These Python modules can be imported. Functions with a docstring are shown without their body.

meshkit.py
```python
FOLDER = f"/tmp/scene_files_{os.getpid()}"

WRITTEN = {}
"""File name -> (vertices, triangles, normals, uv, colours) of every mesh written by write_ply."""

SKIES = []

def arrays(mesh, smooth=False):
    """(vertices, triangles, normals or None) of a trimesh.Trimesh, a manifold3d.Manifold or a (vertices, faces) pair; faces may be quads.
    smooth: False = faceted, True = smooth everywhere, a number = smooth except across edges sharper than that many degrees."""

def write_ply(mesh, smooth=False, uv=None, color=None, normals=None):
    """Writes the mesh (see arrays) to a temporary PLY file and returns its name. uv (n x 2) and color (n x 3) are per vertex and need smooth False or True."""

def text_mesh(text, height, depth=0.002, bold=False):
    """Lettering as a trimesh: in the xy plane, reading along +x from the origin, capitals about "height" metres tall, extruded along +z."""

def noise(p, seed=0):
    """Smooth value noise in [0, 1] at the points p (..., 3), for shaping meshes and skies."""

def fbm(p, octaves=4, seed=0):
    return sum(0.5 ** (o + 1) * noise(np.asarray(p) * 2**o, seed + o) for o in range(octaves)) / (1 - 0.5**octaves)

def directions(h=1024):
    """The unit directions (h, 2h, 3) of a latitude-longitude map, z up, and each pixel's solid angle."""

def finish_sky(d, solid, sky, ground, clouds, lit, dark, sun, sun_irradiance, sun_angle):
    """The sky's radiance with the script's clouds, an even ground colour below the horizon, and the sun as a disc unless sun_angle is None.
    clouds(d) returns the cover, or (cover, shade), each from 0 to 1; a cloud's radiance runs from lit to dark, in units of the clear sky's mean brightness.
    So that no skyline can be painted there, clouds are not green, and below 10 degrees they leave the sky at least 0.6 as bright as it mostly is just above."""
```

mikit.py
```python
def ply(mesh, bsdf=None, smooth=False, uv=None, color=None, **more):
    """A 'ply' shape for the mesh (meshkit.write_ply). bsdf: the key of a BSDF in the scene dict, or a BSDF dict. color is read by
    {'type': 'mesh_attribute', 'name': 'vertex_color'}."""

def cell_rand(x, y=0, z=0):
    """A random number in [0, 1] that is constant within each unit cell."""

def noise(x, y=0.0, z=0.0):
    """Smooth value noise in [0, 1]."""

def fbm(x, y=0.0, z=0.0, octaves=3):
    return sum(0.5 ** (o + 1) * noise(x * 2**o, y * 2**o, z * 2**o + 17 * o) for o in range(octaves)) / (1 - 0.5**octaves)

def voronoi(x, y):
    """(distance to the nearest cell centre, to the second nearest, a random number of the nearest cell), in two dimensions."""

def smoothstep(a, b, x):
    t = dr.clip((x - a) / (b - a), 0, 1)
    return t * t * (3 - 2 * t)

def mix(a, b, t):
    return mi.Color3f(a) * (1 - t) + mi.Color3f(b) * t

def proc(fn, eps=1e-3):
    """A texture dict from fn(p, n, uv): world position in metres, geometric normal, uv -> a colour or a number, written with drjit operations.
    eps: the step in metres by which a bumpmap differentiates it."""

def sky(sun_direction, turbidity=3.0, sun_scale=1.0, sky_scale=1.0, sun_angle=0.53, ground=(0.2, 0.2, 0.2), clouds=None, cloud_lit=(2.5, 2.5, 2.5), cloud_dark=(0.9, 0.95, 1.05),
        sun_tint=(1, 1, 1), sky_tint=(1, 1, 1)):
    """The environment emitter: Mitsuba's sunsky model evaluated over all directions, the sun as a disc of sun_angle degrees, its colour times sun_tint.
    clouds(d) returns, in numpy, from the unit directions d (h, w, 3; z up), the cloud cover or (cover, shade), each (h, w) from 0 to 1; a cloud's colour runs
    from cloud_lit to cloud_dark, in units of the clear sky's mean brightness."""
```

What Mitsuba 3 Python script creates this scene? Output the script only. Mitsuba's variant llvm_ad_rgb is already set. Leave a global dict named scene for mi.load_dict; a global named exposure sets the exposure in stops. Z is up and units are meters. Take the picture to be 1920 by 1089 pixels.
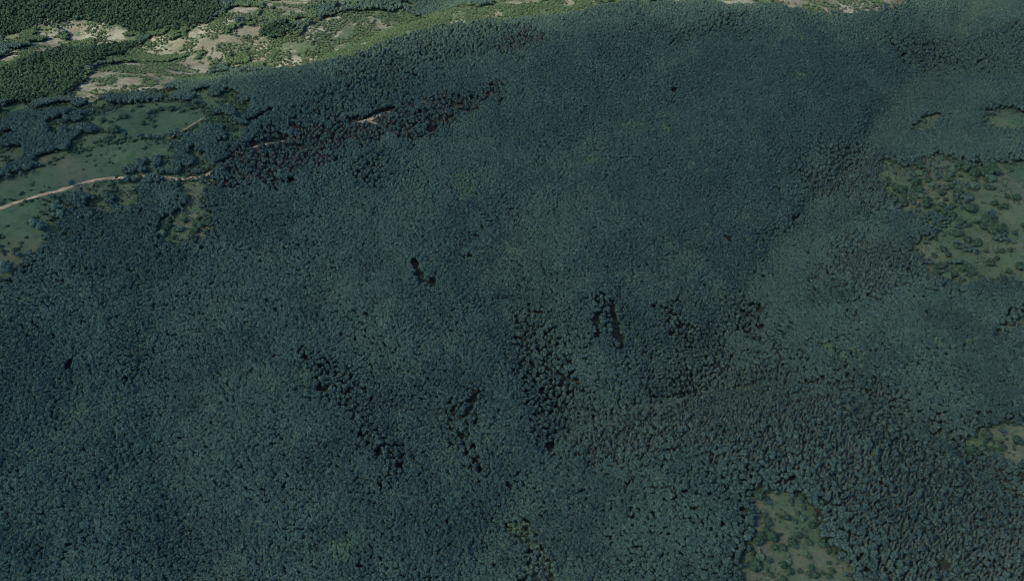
import math
import numpy as np
import shapely
from shapely.geometry import Polygon
import trimesh
import drjit as dr
import mitsuba as mi
import meshkit
import mikit

T = mi.ScalarTransform4f
scene, labels = {}, {}
rng = np.random.default_rng(2015)

# ------------------------------------------------------------------ camera, sky, exposure
CAM_Z, PITCH = 600.0, math.radians(42.0)
scene['camera'] = {'type': 'perspective', 'fov': 60.0, 'fov_axis': 'x', 'near_clip': 1.0, 'far_clip': 40000.0,
                   'to_world': T().look_at(origin=[0, 0, CAM_Z], target=[0, math.cos(PITCH), CAM_Z - math.sin(PITCH)], up=[0, 0, 1])}
SUN = np.array([-0.80, -0.30, 0.80])
SUN = SUN / np.linalg.norm(SUN)
scene['sky'] = mikit.sky(SUN.tolist(), turbidity=3.0, sun_scale=0.8, sun_tint=(0.86, 1.0, 1.02), sky_tint=(0.72, 0.97, 1.18))
exposure = 2.4
ADDED_CLOUD_SIGMA, ADDED_CLOUD_ALBEDO = 0.0040, 0.86

# ------------------------------------------------------------------ where things lie, in metres on the ground
ZONES = {
    'meadow': [[(-587.5,775.4),(-542.6,778.0),(-515.5,793.8),(-485.1,821.8),(-451.6,843.4),(-391.9,844.8),(-368.9,827.2),(-370.3,825.4),(-366.7,822.2),(-368.0,820.0),(-364.5,817.3),(-407.8,803.7),(-416.3,794.9),(-415.6,792.6),(-417.2,791.2),(-416.5,789.6),(-413.6,788.7),(-415.6,787.4),(-415.5,785.8),(-411.2,784.2),(-456.7,763.0),(-470.3,746.2),(-470.3,744.6),(-463.7,738.2),(-461.3,732.6),(-458.3,729.6),(-464.7,716.8),(-454.5,701.9),(-466.9,691.5),(-468.5,673.7),(-479.5,652.5),(-486.7,643.1),(-513.4,601.6),(-514.7,604.6),(-518.8,607.9),(-556.5,705.7)],[(-443.0,743.3),(-426.9,752.8),(-414.8,747.5),(-415.3,745.6),(-413.0,744.2),(-413.7,742.0),(-411.0,740.5),(-421.4,731.0),(-432.5,725.9)],[(-415.2,755.3),(-400.1,765.9),(-391.7,759.0),(-390.2,753.5),(-387.8,751.4),(-392.0,741.5),(-407.4,741.4)],[(-485.6,886.7),(-475.2,912.6),(-467.7,944.6),(-441.4,955.6),(-403.9,948.8),(-366.6,925.4),(-352.6,893.5),(-367.9,871.0),(-390.5,846.5),(-414.5,848.3),(-435.4,851.8),(-456.9,860.6),(-478.6,873.9),(-477.4,877.6),(-482.3,880.8),(-481.5,884.0)]],
    'glade': [[(-364.6,714.0),(-363.1,728.7),(-348.6,737.0),(-342.5,746.8),(-348.2,761.5),(-349.4,779.7),(-329.5,781.7),(-320.2,777.8),(-319.1,771.9),(-317.2,770.6),(-322.9,744.9),(-312.9,739.8),(-309.4,731.6),(-303.8,705.7),(-312.3,693.3),(-327.9,692.9),(-336.7,684.5),(-345.3,688.3),(-360.0,705.2)],[(426.7,731.4),(431.2,739.1),(442.5,752.1),(460.1,746.8),(461.4,747.8),(462.4,753.7),(454.3,772.1),(439.1,794.6),(434.1,815.3),(431.2,857.8),(438.4,897.7),(440.3,899.0),(443.2,907.7),(457.6,914.7),(470.6,882.4),(489.6,901.4),(511.9,899.6),(518.9,872.8),(543.9,861.8),(558.5,866.1),(602.4,873.4),(651.3,847.5),(563.7,653.8),(558.9,648.3),(506.9,674.4),(480.8,675.7),(453.6,671.8),(433.5,690.0),(432.3,711.5)],[(510.0,978.8),(514.0,983.0),(513.3,985.1),(516.3,988.2),(515.9,990.1),(531.1,1006.3),(552.7,1020.2),(557.8,1007.6),(550.5,994.3),(535.6,972.0),(519.4,970.0)],[(582.6,963.8),(587.2,968.7),(586.8,970.8),(591.3,975.6),(591.0,977.6),(620.0,1007.8),(646.0,1005.4),(654.4,986.4),(725.4,987.2),(708.4,957.4),(706.8,956.7),(703.3,950.5),(701.2,949.9),(696.7,941.6),(613.8,939.8),(592.7,949.3)],[(464.3,606.4),(467.3,608.1),(467.2,610.2),(469.9,611.8),(469.8,613.6),(504.7,630.3),(553.2,627.7),(544.4,609.2),(540.0,605.7),(538.7,602.9),(490.1,607.7),(473.0,602.8)],[(397.1,487.6),(411.9,501.2),(494.9,497.9),(477.4,456.3),(473.0,452.1),(433.2,456.4),(423.5,464.1),(412.7,475.8),(403.1,478.8)],[(173.5,326.4),(173.8,357.5),(175.1,364.7),(179.8,377.9),(185.2,383.3),(188.0,389.1),(186.4,393.5),(186.7,406.1),(188.7,410.4),(196.6,415.6),(207.5,417.4),(224.6,417.1),(231.7,410.5),(238.0,399.8),(239.8,389.0),(235.7,377.8),(241.6,369.8),(253.9,361.7),(256.3,351.6),(254.7,325.6),(251.8,321.9)]],
    'bare_slope': [[(-561.4,1247.3),(-565.0,1252.8),(-564.3,1255.0),(-562.3,1256.1),(-533.2,1255.8),(-492.3,1247.8),(-461.9,1222.7),(-457.0,1208.4),(-467.3,1197.6),(-495.1,1201.2),(-534.0,1219.3),(-557.2,1235.7),(-558.1,1237.8),(-557.3,1240.9),(-561.2,1244.4)],[(-543.2,976.6),(-545.6,984.1),(-551.4,991.3),(-552.7,996.1),(-556.5,1000.4),(-562.3,1032.9),(-566.6,1074.5),(-570.1,1131.3),(-552.4,1178.8),(-549.9,1180.5),(-489.6,1185.7),(-445.7,1175.0),(-444.1,1173.2),(-444.1,1169.9),(-441.9,1167.3),(-442.4,1162.5),(-438.9,1159.3),(-438.2,1143.6),(-416.2,1130.7),(-416.3,1128.2),(-421.8,1120.0),(-408.8,1109.8),(-407.8,1107.6),(-408.7,1105.5),(-416.4,1098.9),(-416.6,1097.3),(-399.5,1084.6),(-398.5,1082.5),(-399.8,1079.9),(-438.4,1052.5),(-433.2,1000.7),(-455.9,983.6),(-492.2,971.6),(-529.4,963.3),(-532.2,964.0)],[(-715.7,1307.3),(-721.0,1315.3),(-719.4,1318.3),(-697.8,1321.9),(-632.1,1308.0),(-601.2,1291.2),(-578.1,1267.4),(-571.9,1252.0),(-575.2,1250.0),(-620.9,1262.4),(-670.8,1284.1),(-700.0,1293.0),(-714.8,1303.6)],[(-761.2,1094.1),(-764.0,1096.5),(-789.9,1150.7),(-787.6,1152.9),(-733.9,1163.6),(-726.4,1193.7),(-736.7,1261.2),(-716.2,1289.8),(-713.1,1290.9),(-697.1,1282.9),(-696.1,1278.5),(-693.2,1275.9),(-692.0,1270.8),(-688.9,1268.1),(-665.1,1180.4),(-675.7,1139.5),(-697.4,1104.1),(-738.2,1064.7),(-740.4,1064.1),(-742.3,1065.2),(-753.5,1085.8),(-757.7,1087.4)],[(-462.9,1236.3),(-462.5,1240.4),(-465.4,1243.0),(-465.3,1245.3),(-440.0,1280.1),(-435.6,1301.4),(-392.8,1305.2),(-390.4,1304.2),(-390.2,1296.9),(-387.1,1294.2),(-387.3,1288.5),(-384.3,1284.8),(-388.9,1261.2),(-426.1,1246.2),(-437.0,1222.4),(-438.9,1220.8),(-459.3,1227.9),(-460.5,1229.9),(-459.9,1233.3)],[(-435.8,1186.9),(-439.0,1198.0),(-426.9,1221.8),(-398.7,1245.6),(-373.3,1248.9),(-370.7,1247.8),(-368.7,1238.3),(-366.7,1235.3),(-369.1,1221.7),(-385.6,1199.6),(-391.3,1182.3),(-409.1,1181.4),(-433.8,1185.3)],[(-379.4,1306.3),(-378.3,1311.4),(-382.5,1316.9),(-381.4,1320.0),(-348.6,1331.7),(-296.0,1323.8),(-294.2,1321.6),(-295.1,1317.8),(-292.7,1314.4),(-294.8,1309.2),(-291.6,1307.2),(-290.7,1305.0),(-317.1,1265.1),(-319.9,1263.8),(-354.2,1270.9),(-376.5,1296.3),(-375.6,1301.2)],[(376.4,1246.3),(378.9,1250.1),(378.6,1254.5),(380.7,1257.4),(380.7,1261.2),(382.5,1262.9),(623.7,1343.9),(626.0,1343.8),(627.5,1342.1),(621.9,1328.0),(592.9,1290.4),(540.9,1259.6),(412.0,1206.0),(378.6,1215.7)]],
    'scrub': [[(-389.7,1200.2),(-377.1,1220.2),(-308.6,1198.5),(-285.3,1247.0),(-257.3,1272.9),(-163.8,1299.3),(-45.1,1197.0),(67.2,1194.0),(126.5,1190.7),(119.4,1182.7),(120.4,1181.2),(125.4,1180.6),(117.3,1172.7),(118.2,1171.1),(124.3,1170.1),(93.9,1146.2),(0.0,1133.2),(-93.8,1131.2),(-181.3,1076.3),(-219.4,1048.6),(-281.3,1014.4),(-355.2,1152.7),(-386.2,1189.2),(-385.2,1191.7),(-388.2,1195.4),(-387.5,1197.5)]],
    'open_wood': [[(-695.2,980.0),(-547.2,968.8),(-539.1,1021.6),(-458.7,1003.4),(-345.3,968.4),(-304.2,933.5),(-296.6,871.3),(-320.4,792.9),(-357.4,776.7),(-459.4,728.7),(-550.2,690.8)]],
    'red_wood': [[(-323.2,784.8),(-310.4,823.5),(-277.6,864.7),(-224.0,901.7),(-163.6,916.0),(-109.2,942.1),(-52.5,975.8),(-16.5,984.5),(-29.0,942.5),(-111.0,878.8),(-180.4,848.5),(-223.4,814.9),(-272.1,771.3),(-315.4,767.1)],[(-24.6,1089.2),(28.3,1102.7),(27.8,1071.2),(0.0,1042.1),(-24.0,1049.0)]],
    'conifer': [[(348.8,890.9),(397.2,933.1),(452.1,934.7),(445.7,878.2),(437.9,803.3),(411.9,807.1),(380.5,853.4),(343.9,865.7)],[(334.3,746.1),(380.0,769.2),(415.9,746.4),(428.6,717.4),(431.0,683.8),(417.0,665.4),(368.2,659.9),(329.9,673.7),(313.4,709.7)],[(46.1,472.8),(92.7,526.1),(190.6,604.4),(244.2,612.2),(295.9,580.7),(335.4,548.2),(364.0,513.2),(376.7,491.8),(404.4,464.7),(469.7,414.6),(415.5,307.8),(251.6,306.4),(257.0,357.7),(241.3,395.7),(229.5,420.7),(187.5,425.1),(105.1,436.8)]],
    'lit_conifer': [[(-719.6,1415.8),(-486.3,1401.0),(-441.7,1297.9),(-456.1,1269.1),(-509.5,1261.6),(-584.4,1280.7),(-682.0,1324.7),(-868.0,1296.3),(-907.9,1408.5)],[(-726.8,1036.3),(-709.7,1118.6),(-693.5,1210.8),(-581.5,1269.3),(-565.9,1249.4),(-583.6,1137.1),(-560.7,1033.4),(-551.2,992.3),(-593.8,969.5),(-695.2,980.0)],[(-370.3,1229.1),(-339.3,1238.8),(-311.7,1218.1),(-320.6,1200.9),(-357.9,1204.2)]],
    'rough': [[(-208.2,577.4),(-178.5,572.8),(-148.1,562.0),(-130.6,534.2),(-112.1,497.3),(-90.2,458.9),(-83.0,431.5),(-100.1,428.6),(-116.9,460.9),(-139.9,499.6),(-166.8,526.5),(-193.5,547.4)],[(-57.8,530.2),(-29.0,536.3),(-33.2,511.8),(-41.9,485.9),(-24.9,456.0),(-36.1,453.5),(-51.0,481.6),(-59.3,508.1)],[(0.0,632.2),(26.4,636.3),(46.4,604.5),(64.9,555.1),(48.9,523.6),(28.0,485.0),(14.5,519.9),(2.5,563.2)],[(79.5,649.1),(95.9,652.6),(109.6,602.4),(97.7,599.0),(80.1,612.8)],[(144.0,662.4),(165.2,674.8),(193.5,626.2),(174.9,612.2),(152.3,633.2)],[(218.6,686.9),(249.2,690.3),(267.7,663.5),(261.4,645.5),(245.6,630.7),(226.5,658.3)],[(200.6,1112.5),(273.9,1164.6),(345.8,1187.7),(326.6,1162.9),(246.8,1127.3),(212.4,1087.8)],[(539.5,1214.4),(782.8,1282.9),(758.7,1094.1),(624.5,1115.0),(567.7,1160.7)],[(-361.6,573.8),(-348.4,569.1),(-336.6,525.9),(-349.1,538.4)],[(-275.5,1178.4),(-201.6,1204.5),(28.3,1105.2),(-40.9,1041.2),(-212.9,997.9)],[(-259.7,900.4),(-233.6,964.5),(-162.7,1026.0),(-106.9,1006.0),(-128.8,946.2),(-188.1,912.8),(-233.9,888.0)],[(-178.5,832.7),(-145.0,853.2),(-129.6,812.7),(-149.8,779.3),(-175.2,801.4)]],
    'thin': [[(-13.0,408.5),(13.0,407.8),(21.2,391.6),(32.7,364.3),(35.3,330.8),(0.0,331.2),(10.4,375.9),(-4.3,394.7)]],
    'deep_wood': [[(-53.2,996.9),(27.6,1064.2),(137.5,1143.0),(408.9,1191.4),(547.5,1248.4),(493.7,1074.3),(402.5,956.6),(333.2,879.4),(296.6,823.3),(201.1,776.3),(140.7,773.4),(54.7,837.8),(0.0,853.4),(-68.6,888.8)],[(-445.4,734.5),(-370.2,758.5),(-341.6,686.1),(-394.6,650.1),(-452.7,673.2)],[(-746.2,1097.1),(-559.8,981.5),(-471.8,833.2),(-511.3,783.6),(-580.1,784.4)],[(-262.1,978.1),(-135.3,1023.9),(-65.6,975.2),(-206.8,867.4),(-281.6,821.0)],[(-114.4,439.1),(0.0,420.9),(-4.0,349.6),(-104.4,349.7)]],
    'parkland': [[(447.2,920.3),(507.1,886.9),(512.6,793.0),(482.1,749.3),(453.6,781.0),(434.7,862.7)],[(436.2,724.4),(469.4,710.9),(484.0,677.3),(441.4,690.8)]],
    'clump': [[(506.4,773.6),(523.8,775.4),(530.4,743.1),(523.9,733.3),(505.8,753.5)],[(549.2,865.9),(560.1,860.0),(551.9,835.7),(537.2,835.5)],[(516.7,866.9),(532.5,859.4),(523.2,841.0),(512.6,848.3)],[(464.8,790.9),(484.3,783.0),(473.0,763.6),(460.7,777.2)],[(468.1,739.6),(490.5,724.7),(490.1,715.5),(472.4,720.0)]],
    'olive': [[(-64.9,809.2),(-41.8,824.2),(-35.0,789.2),(-54.8,774.0)],[(-141.6,384.9),(-124.8,384.6),(-126.2,362.7),(-139.0,367.0)],[(314.6,614.3),(336.3,586.8),(330.3,566.3),(319.0,576.4),(299.4,611.9)]],
    'gap': [[(-102.0,686.5),(-95.1,687.2),(-85.1,646.9),(-90.9,648.8),(-97.1,662.7)],[(-84.1,650.6),(-82.2,662.2),(-74.6,666.2),(-74.4,650.1),(-83.5,646.4)],[(80.3,600.9),(78.4,629.6),(84.3,630.8),(84.9,599.1)],[(97.3,613.9),(95.6,648.8),(100.3,645.1),(109.1,602.2),(108.4,598.6),(103.4,594.8)],[(-38.4,513.6),(-36.7,534.3),(-27.1,537.2),(-26.9,533.4),(-32.7,516.6)],[(-36.7,469.7),(-32.0,468.2),(-23.5,456.0),(-23.4,453.2),(-27.8,451.6),(-36.4,466.3)],[(-398.9,542.5),(-404.4,550.0),(-397.2,562.0),(-394.9,558.7),(-394.0,549.6)],[(318.9,361.9),(321.2,364.5),(334.0,361.7),(327.8,354.5),(319.7,356.9)],[(26.8,478.0),(27.0,482.1),(32.1,491.9),(38.7,491.3),(38.4,487.0),(32.3,477.1)],[(235.7,771.6),(237.1,776.3),(245.5,774.1),(244.0,769.2),(239.7,765.2)],[(320.0,813.3),(321.5,817.2),(332.8,827.0),(325.8,814.8)],[(87.9,651.8),(88.5,656.3),(94.9,655.0),(91.7,643.9)],[(-46.8,711.2),(-40.1,711.3),(-39.9,707.4),(-44.2,702.8),(-46.5,707.3)],[(201.7,1006.8),(203.0,1008.1),(202.8,1012.4),(211.9,1007.0),(209.6,1002.8),(210.6,1001.1),(206.3,998.6)]],
}
SPOTS = {   # ground position and crown radius of the plants that stand apart
    'lower_glade': [(196.6,399.8,2.14),(197.0,397.2,1.71),(198.9,392.0,2.78),(214.5,394.9,2.37),(219.0,408.4,1.95),(222.9,398.0,1.73),(226.5,394.1,2.59),(219.9,391.3,1.72),(228.9,409.7,1.96),(228.6,412.3,1.74),(236.3,398.1,1.96),(232.1,388.1,2.59),(212.2,388.4,1.5),(195.9,385.6,2.77),(192.0,381.1,3.18),(200.5,380.0,4.04),(220.0,380.4,2.57),(207.5,382.5,1.28),(213.8,380.2,1.28),(188.9,376.2,3.38),(199.9,372.0,2.33),(227.4,374.7,2.14),(236.1,373.8,3.0),(239.7,372.3,1.72),(222.1,367.0,2.13),(224.7,364.4,1.7),(240.2,367.4,1.5),(244.0,367.0,1.29),(182.3,359.5,4.62),(183.6,368.8,2.11),(191.8,357.2,2.1),(224.6,356.2,2.33),(240.2,354.3,2.13),(236.5,349.5,1.91),(232.7,353.0,1.49),(221.9,351.9,2.12),(209.3,361.2,2.33),(205.1,359.0,2.53),(209.6,354.4,2.53),(195.0,362.8,2.11),(195.0,353.1,2.1),(238.6,359.6,1.49),(244.8,359.8,1.28),(226.9,350.5,2.54),(216.5,355.1,1.69),(202.6,348.8,2.52),(228.8,403.0,1.74),(219.6,405.5,1.08),(220.8,401.4,0.86),(209.3,396.0,1.5),(236.2,392.3,1.95),(219.7,387.0,1.07),(226.5,384.0,1.07),(225.6,379.5,1.5),(209.4,366.4,1.7),(205.9,372.8,2.12),(194.1,412.1,3.87),(201.1,410.6,1.51),(242.4,406.1,2.62),(180.8,374.0,2.53),(189.2,365.2,2.95),(213.6,374.7,3.2),(215.9,372.8,2.13),(206.6,371.9,2.34)],
    'right_glade': [(485.1,881.1,5.04),(478.5,843.8,4.08),(478.5,829.2,4.44),(465.8,841.8,4.06),(448.7,833.9,5.63),(464.0,825.7,4.81),(482.6,812.1,3.99),(499.3,809.1,4.0),(518.6,819.9,4.47),(527.1,840.2,4.95),(522.8,851.5,5.81),(517.8,860.1,5.0),(546.9,845.3,7.5),(539.8,839.7,5.8),(541.2,828.9,4.94),(533.1,815.1,3.66),(572.7,847.9,2.11),(537.3,812.2,2.44),(501.4,783.0,5.52),(486.6,763.8,3.88),(506.9,766.2,4.7),(512.7,763.5,5.49),(517.7,758.4,5.48),(522.6,749.8,5.46),(509.2,756.5,4.29),(514.5,748.9,4.67),(526.6,746.5,3.51),(529.1,755.7,1.96),(486.8,739.5,3.83),(493.4,733.7,4.59),(458.3,728.0,3.38),(446.1,721.9,2.61),(452.4,709.7,3.34),(444.3,704.8,3.69),(440.4,694.3,3.66),(472.6,697.6,3.71),(474.7,691.0,3.33),(496.8,705.1,3.77),(494.7,682.9,2.97),(480.6,684.3,2.58),(546.5,796.0,2.42),(529.5,787.8,2.8),(539.0,780.4,3.19),(513.8,718.5,2.67),(508.5,721.1,2.29),(496.6,836.3,3.26),(502.0,835.7,2.85),(513.3,841.9,2.06),(486.9,791.6,3.16),(461.3,798.6,4.33),(460.8,814.3,3.18),(465.5,806.1,4.35),(446.0,821.6,2.79),(444.0,867.5,3.29),(441.7,856.5,3.27),(496.1,820.1,3.22),(504.2,819.4,2.83),(493.1,798.6,3.18),(468.7,788.1,3.13),(477.0,793.8,3.55),(476.8,780.5,4.69),(480.5,775.8,3.9),(476.5,862.1,3.72),(483.6,863.0,3.31),(493.8,861.0,3.31),(537.4,829.7,3.29),(554.7,791.3,4.04),(535.1,742.1,2.73),(529.6,730.1,2.32),(521.0,718.3,2.68),(500.6,678.6,4.45),(499.8,721.7,2.28),(473.6,729.3,2.65),(459.9,719.3,2.99),(461.9,709.5,2.98),(469.0,707.5,2.24),(466.6,697.2,3.33),(477.5,748.4,3.45),(482.5,748.3,3.07),(494.0,759.5,2.33),(501.4,766.0,2.73),(440.2,808.2,4.72),(451.1,809.6,3.16),(435.7,823.0,3.18),(443.1,841.1,3.63),(506.3,710.2,2.27),(485.1,708.8,1.88),(524.8,832.8,2.46),(506.9,845.2,2.06),(545.7,751.0,2.36),(523.3,695.0,4.54),(510.7,691.0,3.0),(447.3,688.3,4.39),(455.9,691.4,3.67),(527.6,786.2,2.39),(532.3,780.1,2.39),(518.4,790.4,1.59),(519.3,814.3,2.02),(474.7,807.8,2.38),(483.4,802.0,2.38)],
    'corner_glade': [(414.7,490.2,3.78),(409.5,482.2,2.73),(424.6,485.2,1.89),(419.0,486.1,1.37),(420.7,480.9,2.06),(423.8,478.8,2.74),(399.7,479.6,5.11),(433.0,476.7,1.38),(418.2,496.3,1.38),(430.4,499.3,1.39),(440.5,493.5,1.04),(430.5,486.7,1.38),(437.9,484.2,4.15),(411.8,479.0,2.05),(416.2,477.4,2.39),(419.2,476.5,2.05),(433.7,480.1,1.21),(404.6,475.7,2.04)],
    'left_meadow': [(-479.5,705.9,5.89),(-470.2,701.6,5.85),(-457.6,719.3,5.88),(-452.4,721.8,3.92),(-464.1,729.6,6.34),(-475.9,747.6,3.62),(-476.6,673.7,3.86),(-487.5,650.2,7.26),(-493.2,657.5,3.46),(-495.3,654.3,3.08),(-506.0,682.4,1.41),(-482.1,719.0,1.58),(-485.4,671.2,3.09),(-462.6,767.5,4.05),(-470.9,728.0,3.97),(-487.8,636.3,3.04),(-478.7,644.6,1.52),(-482.6,637.9,2.27),(-471.5,648.5,1.9),(-446.1,731.0,2.36),(-463.8,692.5,4.65),(-511.5,696.1,1.11)],
    'oval_meadow': [(-426.8,912.4,3.44),(-443.8,933.7,3.52),(-448.2,895.5,3.99),(-402.8,921.8,4.01),(-379.3,925.0,3.42),(-423.0,885.0,2.81),(-447.8,917.0,2.32),(-415.9,923.3,2.88),(-387.5,917.1,2.27),(-468.1,886.1,2.85),(-449.7,894.1,2.85),(-444.2,860.7,4.44)],
    'mid_glade': [(-336.9,711.7,3.36),(-341.2,712.0,2.99),(-321.7,710.8,3.71),(-311.0,720.4,5.21),(-335.9,724.1,3.01),(-350.9,716.6,3.01),(-353.2,704.1,3.74),(-351.9,725.2,3.03),(-311.4,709.0,2.95),(-323.5,699.8,4.43),(-323.6,719.7,3.74),(-352.8,712.9,2.63),(-317.6,718.1,3.35),(-341.7,701.9,2.23),(-322.5,727.8,2.25)],
}
TRACKS = {
    'pale dirt track across the left meadow': (3.2, [(-554.8, 701.8), (-542.3, 720.8), (-524.9, 731.8), (-506.7, 742.2), (-483.3, 753.9), (-456.2, 771.5), (-436.4, 779.5), (-414.0, 786.4), (-394.7, 788.6), (-376.5, 785.6), (-353.0, 783.0), (-332.8, 783.4), (-322.3, 788.7), (-315.0, 799.0), (-303.7, 818.8)]),
    'short brown dirt path at the right end of the oval meadow': (1.5, [(-387.5, 849.4), (-379.2, 861.6), (-370.9, 874.8), (-362.6, 889.6), (-355.0, 902.6)]),
    'bare earth streak in the forest right of the oval meadow': (4.2, [(-299.4, 878.8), (-290.9, 887.6), (-284.9, 894.7), (-277.3, 903.3)]),
    'forked bare earth patch in the forest at upper centre': (5.0, [(-184.3, 893.3), (-174.0, 898.9), (-166.0, 905.2), (-156.2, 917.0), (-143.2, 929.7)]),
    'lower prong of the forked bare earth patch': (4.5, [(-168.0, 900.8), (-160.3, 898.2), (-153.5, 891.8)]),
    'thin red earth streak among the red ground conifers': (2.2, [(-291.2, 836.0), (-280.5, 846.7), (-267.0, 852.0), (-253.9, 861.2)]),
}
SHADE_EDGE = [(-790.4, 930.4), (-684.2, 985.8), (-644.1, 990.5), (-552.0, 994.2), (-478.7, 1001.3), (-424.9, 1023.2), (-354.4, 1002.0), (-292.1, 1024.6), (-242.5, 1053.8), (-188.4, 1069.9), (-127.4, 1096.8), (-64.5, 1119.3), (14.4, 1133.0), (101.8, 1151.8), (233.7, 1201.0), (278.1, 1195.6), (333.9, 1207.1), (432.5, 1223.2), (505.6, 1252.5), (554.4, 1280.3), (608.1, 1313.6), (731.2, 1404.4), (923.2, 1444.1), (1146.8, 1446.2)]
DEAD_WOOD = [(210.9, 372.5), (215.7, 369.5)]

# <terrain>
CREST = [(-1500, 300), (-900, 560), (-681, 720), (-573, 795), (-451, 862), (-353, 873), (-264, 937), (-164, 993), (-28, 1068), (108, 1192), (282, 1317), (482, 1461), (900, 1800)]
GULLY = [(-140, 60), (-53, 318), (31, 461), (65, 511), (173, 566), (234, 654), (305, 775), (456, 961), (561, 1113), (690, 1298), (900, 1600)]
SIDE_GULLY = [(173, 566), (244, 576), (327, 536), (384, 484), (418, 434), (471, 384), (600, 250)]
RAVINE = [(-900, 1330), (-582, 1243), (-483, 1175), (-320, 1125), (-244, 1167), (-159, 1243), (0, 1420)]
DRAINS = [[(-190, 640), (-130, 560), (-60, 470), (0, 400)], [(-40, 700), (20, 600), (60, 520)], [(-330, 620), (-300, 480), (-240, 360)]]


def line_distance(x, y, line):
    best = np.full(np.shape(x), 1e9)
    for (ax, ay), (bx, by) in zip(line[:-1], line[1:]):
        dx, dy = bx - ax, by - ay
        t = np.clip(((x - ax) * dx + (y - ay) * dy) / (dx * dx + dy * dy), 0, 1)
        best = np.minimum(best, np.hypot(x - ax - t * dx, y - ay - t * dy))
    return best


def fbm2(x, y, scale, octaves, seed):
    return meshkit.fbm(np.stack([x / scale, y / scale, np.zeros_like(x)], -1), octaves, seed)


def bump(d, width):
    return np.exp(-(d / width) ** 2)


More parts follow.
